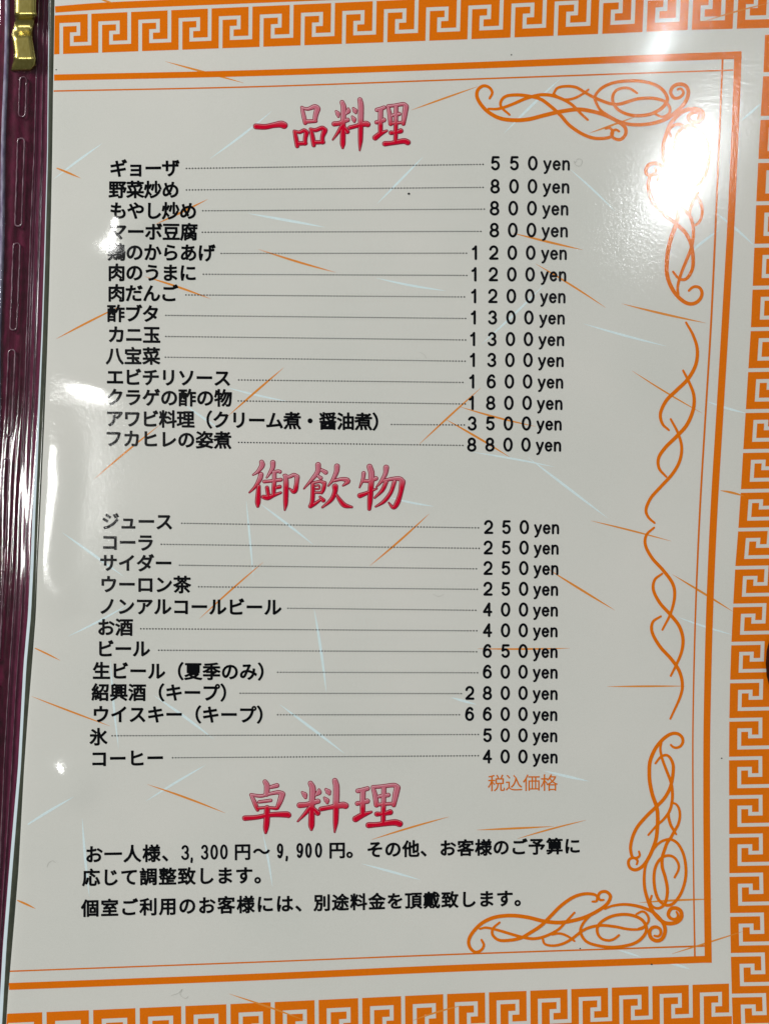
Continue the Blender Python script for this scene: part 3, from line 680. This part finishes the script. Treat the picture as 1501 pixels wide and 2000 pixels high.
# ------------------------------------------------------------------ the clear film over the page
def film():
    nx, ny = 300, 420
    y0, y1 = -180, 2180
    P = []; Lf = []
    bumps = [  # px, py, sx, sy, angle, height (mm)
        (231, 406, 50, 46, 0, 1.4), (200, 757, 42, 15, 17, .20), (128, 1528, 30, 26, 20, .60),
        (760, 150, 40, 40, 0, .30), (700, 1100, 220, 260, 0, .10), (752, 275, 10, 9, 0, .10)]
    RG = [(780, 114), (830, 108), (900, 105), (945, 109), (1000, 100), (1060, 93), (1100, 90), (1135, 96), (1155, 106), (1172, 122), (1190, 150)]
    rpts = np.array([(lerp_tab(RG, q), q) for q in np.arange(790, 1195, 4.0)]); rh = np.clip(np.minimum(np.linspace(0, 5, len(rpts)), np.linspace(14, 0, len(rpts))), 0, 1)
    for j in range(ny+1):
        y = y0+(y1-y0)*j/ny; a = edge(y)-2
        for i in range(nx+1):
            t = i/nx; t = t*t*0.72+t*0.28
            x = a+(1625-a)*t; P.append((x, y))
            h = 0.45
            e = (x-a)
            if e < 14: h -= 0.10*((14-e)/14)**2
            if 700 < y < 1290 and x < 230:
                dd = (rpts[:, 0]-x)**2 + (rpts[:, 1]-y)**2; kk = int(dd.argmin())
                h += 0.26*rh[kk]*math.exp(-dd[kk]/(2*27.0**2))
            for (bx, by, sx, sy, an, hh) in bumps:
                dx, dy = x-bx, y-by
                if abs(dx) > 3.2*max(sx, sy) or abs(dy) > 3.2*max(sx, sy): continue
                c, s = math.cos(R(an)), math.sin(R(an)); u = (dx*c+dy*s)/sx; v = (-dx*s+dy*c)/sy
                h += hh*math.exp(-(u*u+v*v)/2)
            Lf.append(h*1e-3)
    P = np.array(P); V = lift_point(P[:, 0], P[:, 1], np.array(Lf))
    m = nx+1
    f = [(j*m+i, (j+1)*m+i, (j+1)*m+i+1, j*m+i+1) for j in range(ny) for i in range(nx)]
    return make_obj('clear_film', V, f, M_FILM, MENU, True)
film()

# clear sleeve stretched over the spine: long irregular pleats that catch the lamps
def clear_sleeve_mat():
    m = M_FILM.copy(); m.name = 'clear_sleeve'; nt = m.node_tree
    for n in nt.nodes:
        if n.type == 'BUMP': n.inputs['Strength'].default_value = 0.04
        if n.type == 'MIX_SHADER' and abs(n.inputs[0].default_value-0.78) < 1e-3: n.inputs[0].default_value = 0.28
    return m
def sleeve():
    rnd = random.Random(11)
    waves = [(rnd.uniform(.25, 1.3), rnd.uniform(0, 6.28), rnd.uniform(250, 900), rnd.uniform(0, 6.28), rnd.uniform(.004, .02)) for _ in range(9)]
    P = []; Lf = []; nx, ny = 90, 240
    for j in range(ny+1):
        y = -180+2360*j/ny; a = seam(y)-105; b = wl(y)+1
        for i in range(nx+1):
            x = a+(b-a)*i/nx; h = -1.35
            d = max(0, (seam(y)-66-x)/40); h -= 3.6*d*d
            for (k, p, L_, q, am) in waves: h += am*math.sin(k*(x-seam(y))*.55+p+1.2*math.sin(y/L_*6.28+q))*min(1, .4+.6*math.sin(y/L_*3.1+q)**2)
            P.append((x, y)); Lf.append(h*1e-3)
    P = np.array(P); V = lift_point(P[:, 0], P[:, 1], np.array(Lf)); m = nx+1
    f = [(j*m+i, (j+1)*m+i, (j+1)*m+i+1, j*m+i+1) for j in range(ny) for i in range(nx)]
    return make_obj('clear_sleeve', V, f, clear_sleeve_mat(), MENU, True)
sleeve()

# ------------------------------------------------------------------ brassy clasp on the spine
CL = thing('clasp', tuple(lift_point(48, 60, 0.0)), 'bent brass-coloured metal clasp gripping the maroon spine at the upper left', 'clasp')
prof = [(-150, .9), (-90, 2.2), (-30, 2.5), (24, 2.5), (30, 2.35), (34, 1.9), (40, 1.05), (50, .45), (58, .4), (64, .75), (70, 1.25), (76, 1.55), (84, 1.62), (104, 1.66), (113, 1.66), (117, 1.5), (123, 1.1), (131, .55), (137, -.1), (140, -.9)]
SP = spline([(a, b, 1) for a, b in prof], step=1.6)
lx = [(-150, 31), (28, 29), (40, 30), (66, 23.5), (80, 25), (104, 28), (118, 27), (128, 24), (140, 21)]
rx = [(-150, 73), (20, 71), (30, 72.5), (38, 70), (62, 64), (80, 65), (104, 68.5), (116, 70.5), (128, 70), (140, 62)]
v = []; f = []; P = []; Lf = []; m = 9
for s in SP:
    y, z = s[0], s[1]
    for i in range(m):
        t = i/(m-1); x = lerp_tab(lx, y)*(1-t)+lerp_tab(rx, y)*t
        e = min(t, 1-t)*8; z2 = z-0.22*max(0, 1-e)**2*1.6
        P.append((x, y)); Lf.append((z2-1.2)*1e-3)
P = np.array(P); V = lift_point(P[:, 0], P[:, 1], np.array(Lf))
n = len(SP)
f = [(j*m+i, (j+1)*m+i, (j+1)*m+i+1, j*m+i+1) for j in range(n-1) for i in range(m-1)]
cl = make_obj('clasp_strap', V, f, M_GOLD, CL, True); solid(cl, 0.0005)
# the pin it closes on
V = []; F = []
for i in range(13):
    a = 2*math.pi*i/12
P2 = [(x, 52) for x in np.linspace(30, 64, 8)]
tube('clasp_pin', P2, 0.0004, M_GOLD, CL, -0.0014, seg=10)

# ------------------------------------------------------------------ unidentified dark rounded shape at the right edge
TBo = thing('edge_shape', tuple(lift_point(1530, 1300, 0.0)), 'dark red-brown rounded shape just showing at the right edge over the key border', 'tab')
V = []; F = []; nu, nv = 20, 12
c = Vector(lift_point(1539, 1296, 0.002))
for j in range(nv+1):
    ph = math.pi*j/nv
    for i in range(nu):
        th = 2*math.pi*i/nu
        x = math.cos(th)*math.sin(ph); y = math.sin(th)*math.sin(ph); z = math.cos(ph)
        V.append(c + Vector((0.0056*math.copysign(abs(x)**.8, x), 0.0088*math.copysign(abs(y)**.85, y), 0.0028*z)))
F = [(j*nu+i, j*nu+(i+1) % nu, (j+1)*nu+(i+1) % nu, (j+1)*nu+i) for j in range(nv) for i in range(nu)]
make_obj('shape_body', V, F, M_DARK_SHAPE, TBo, True)
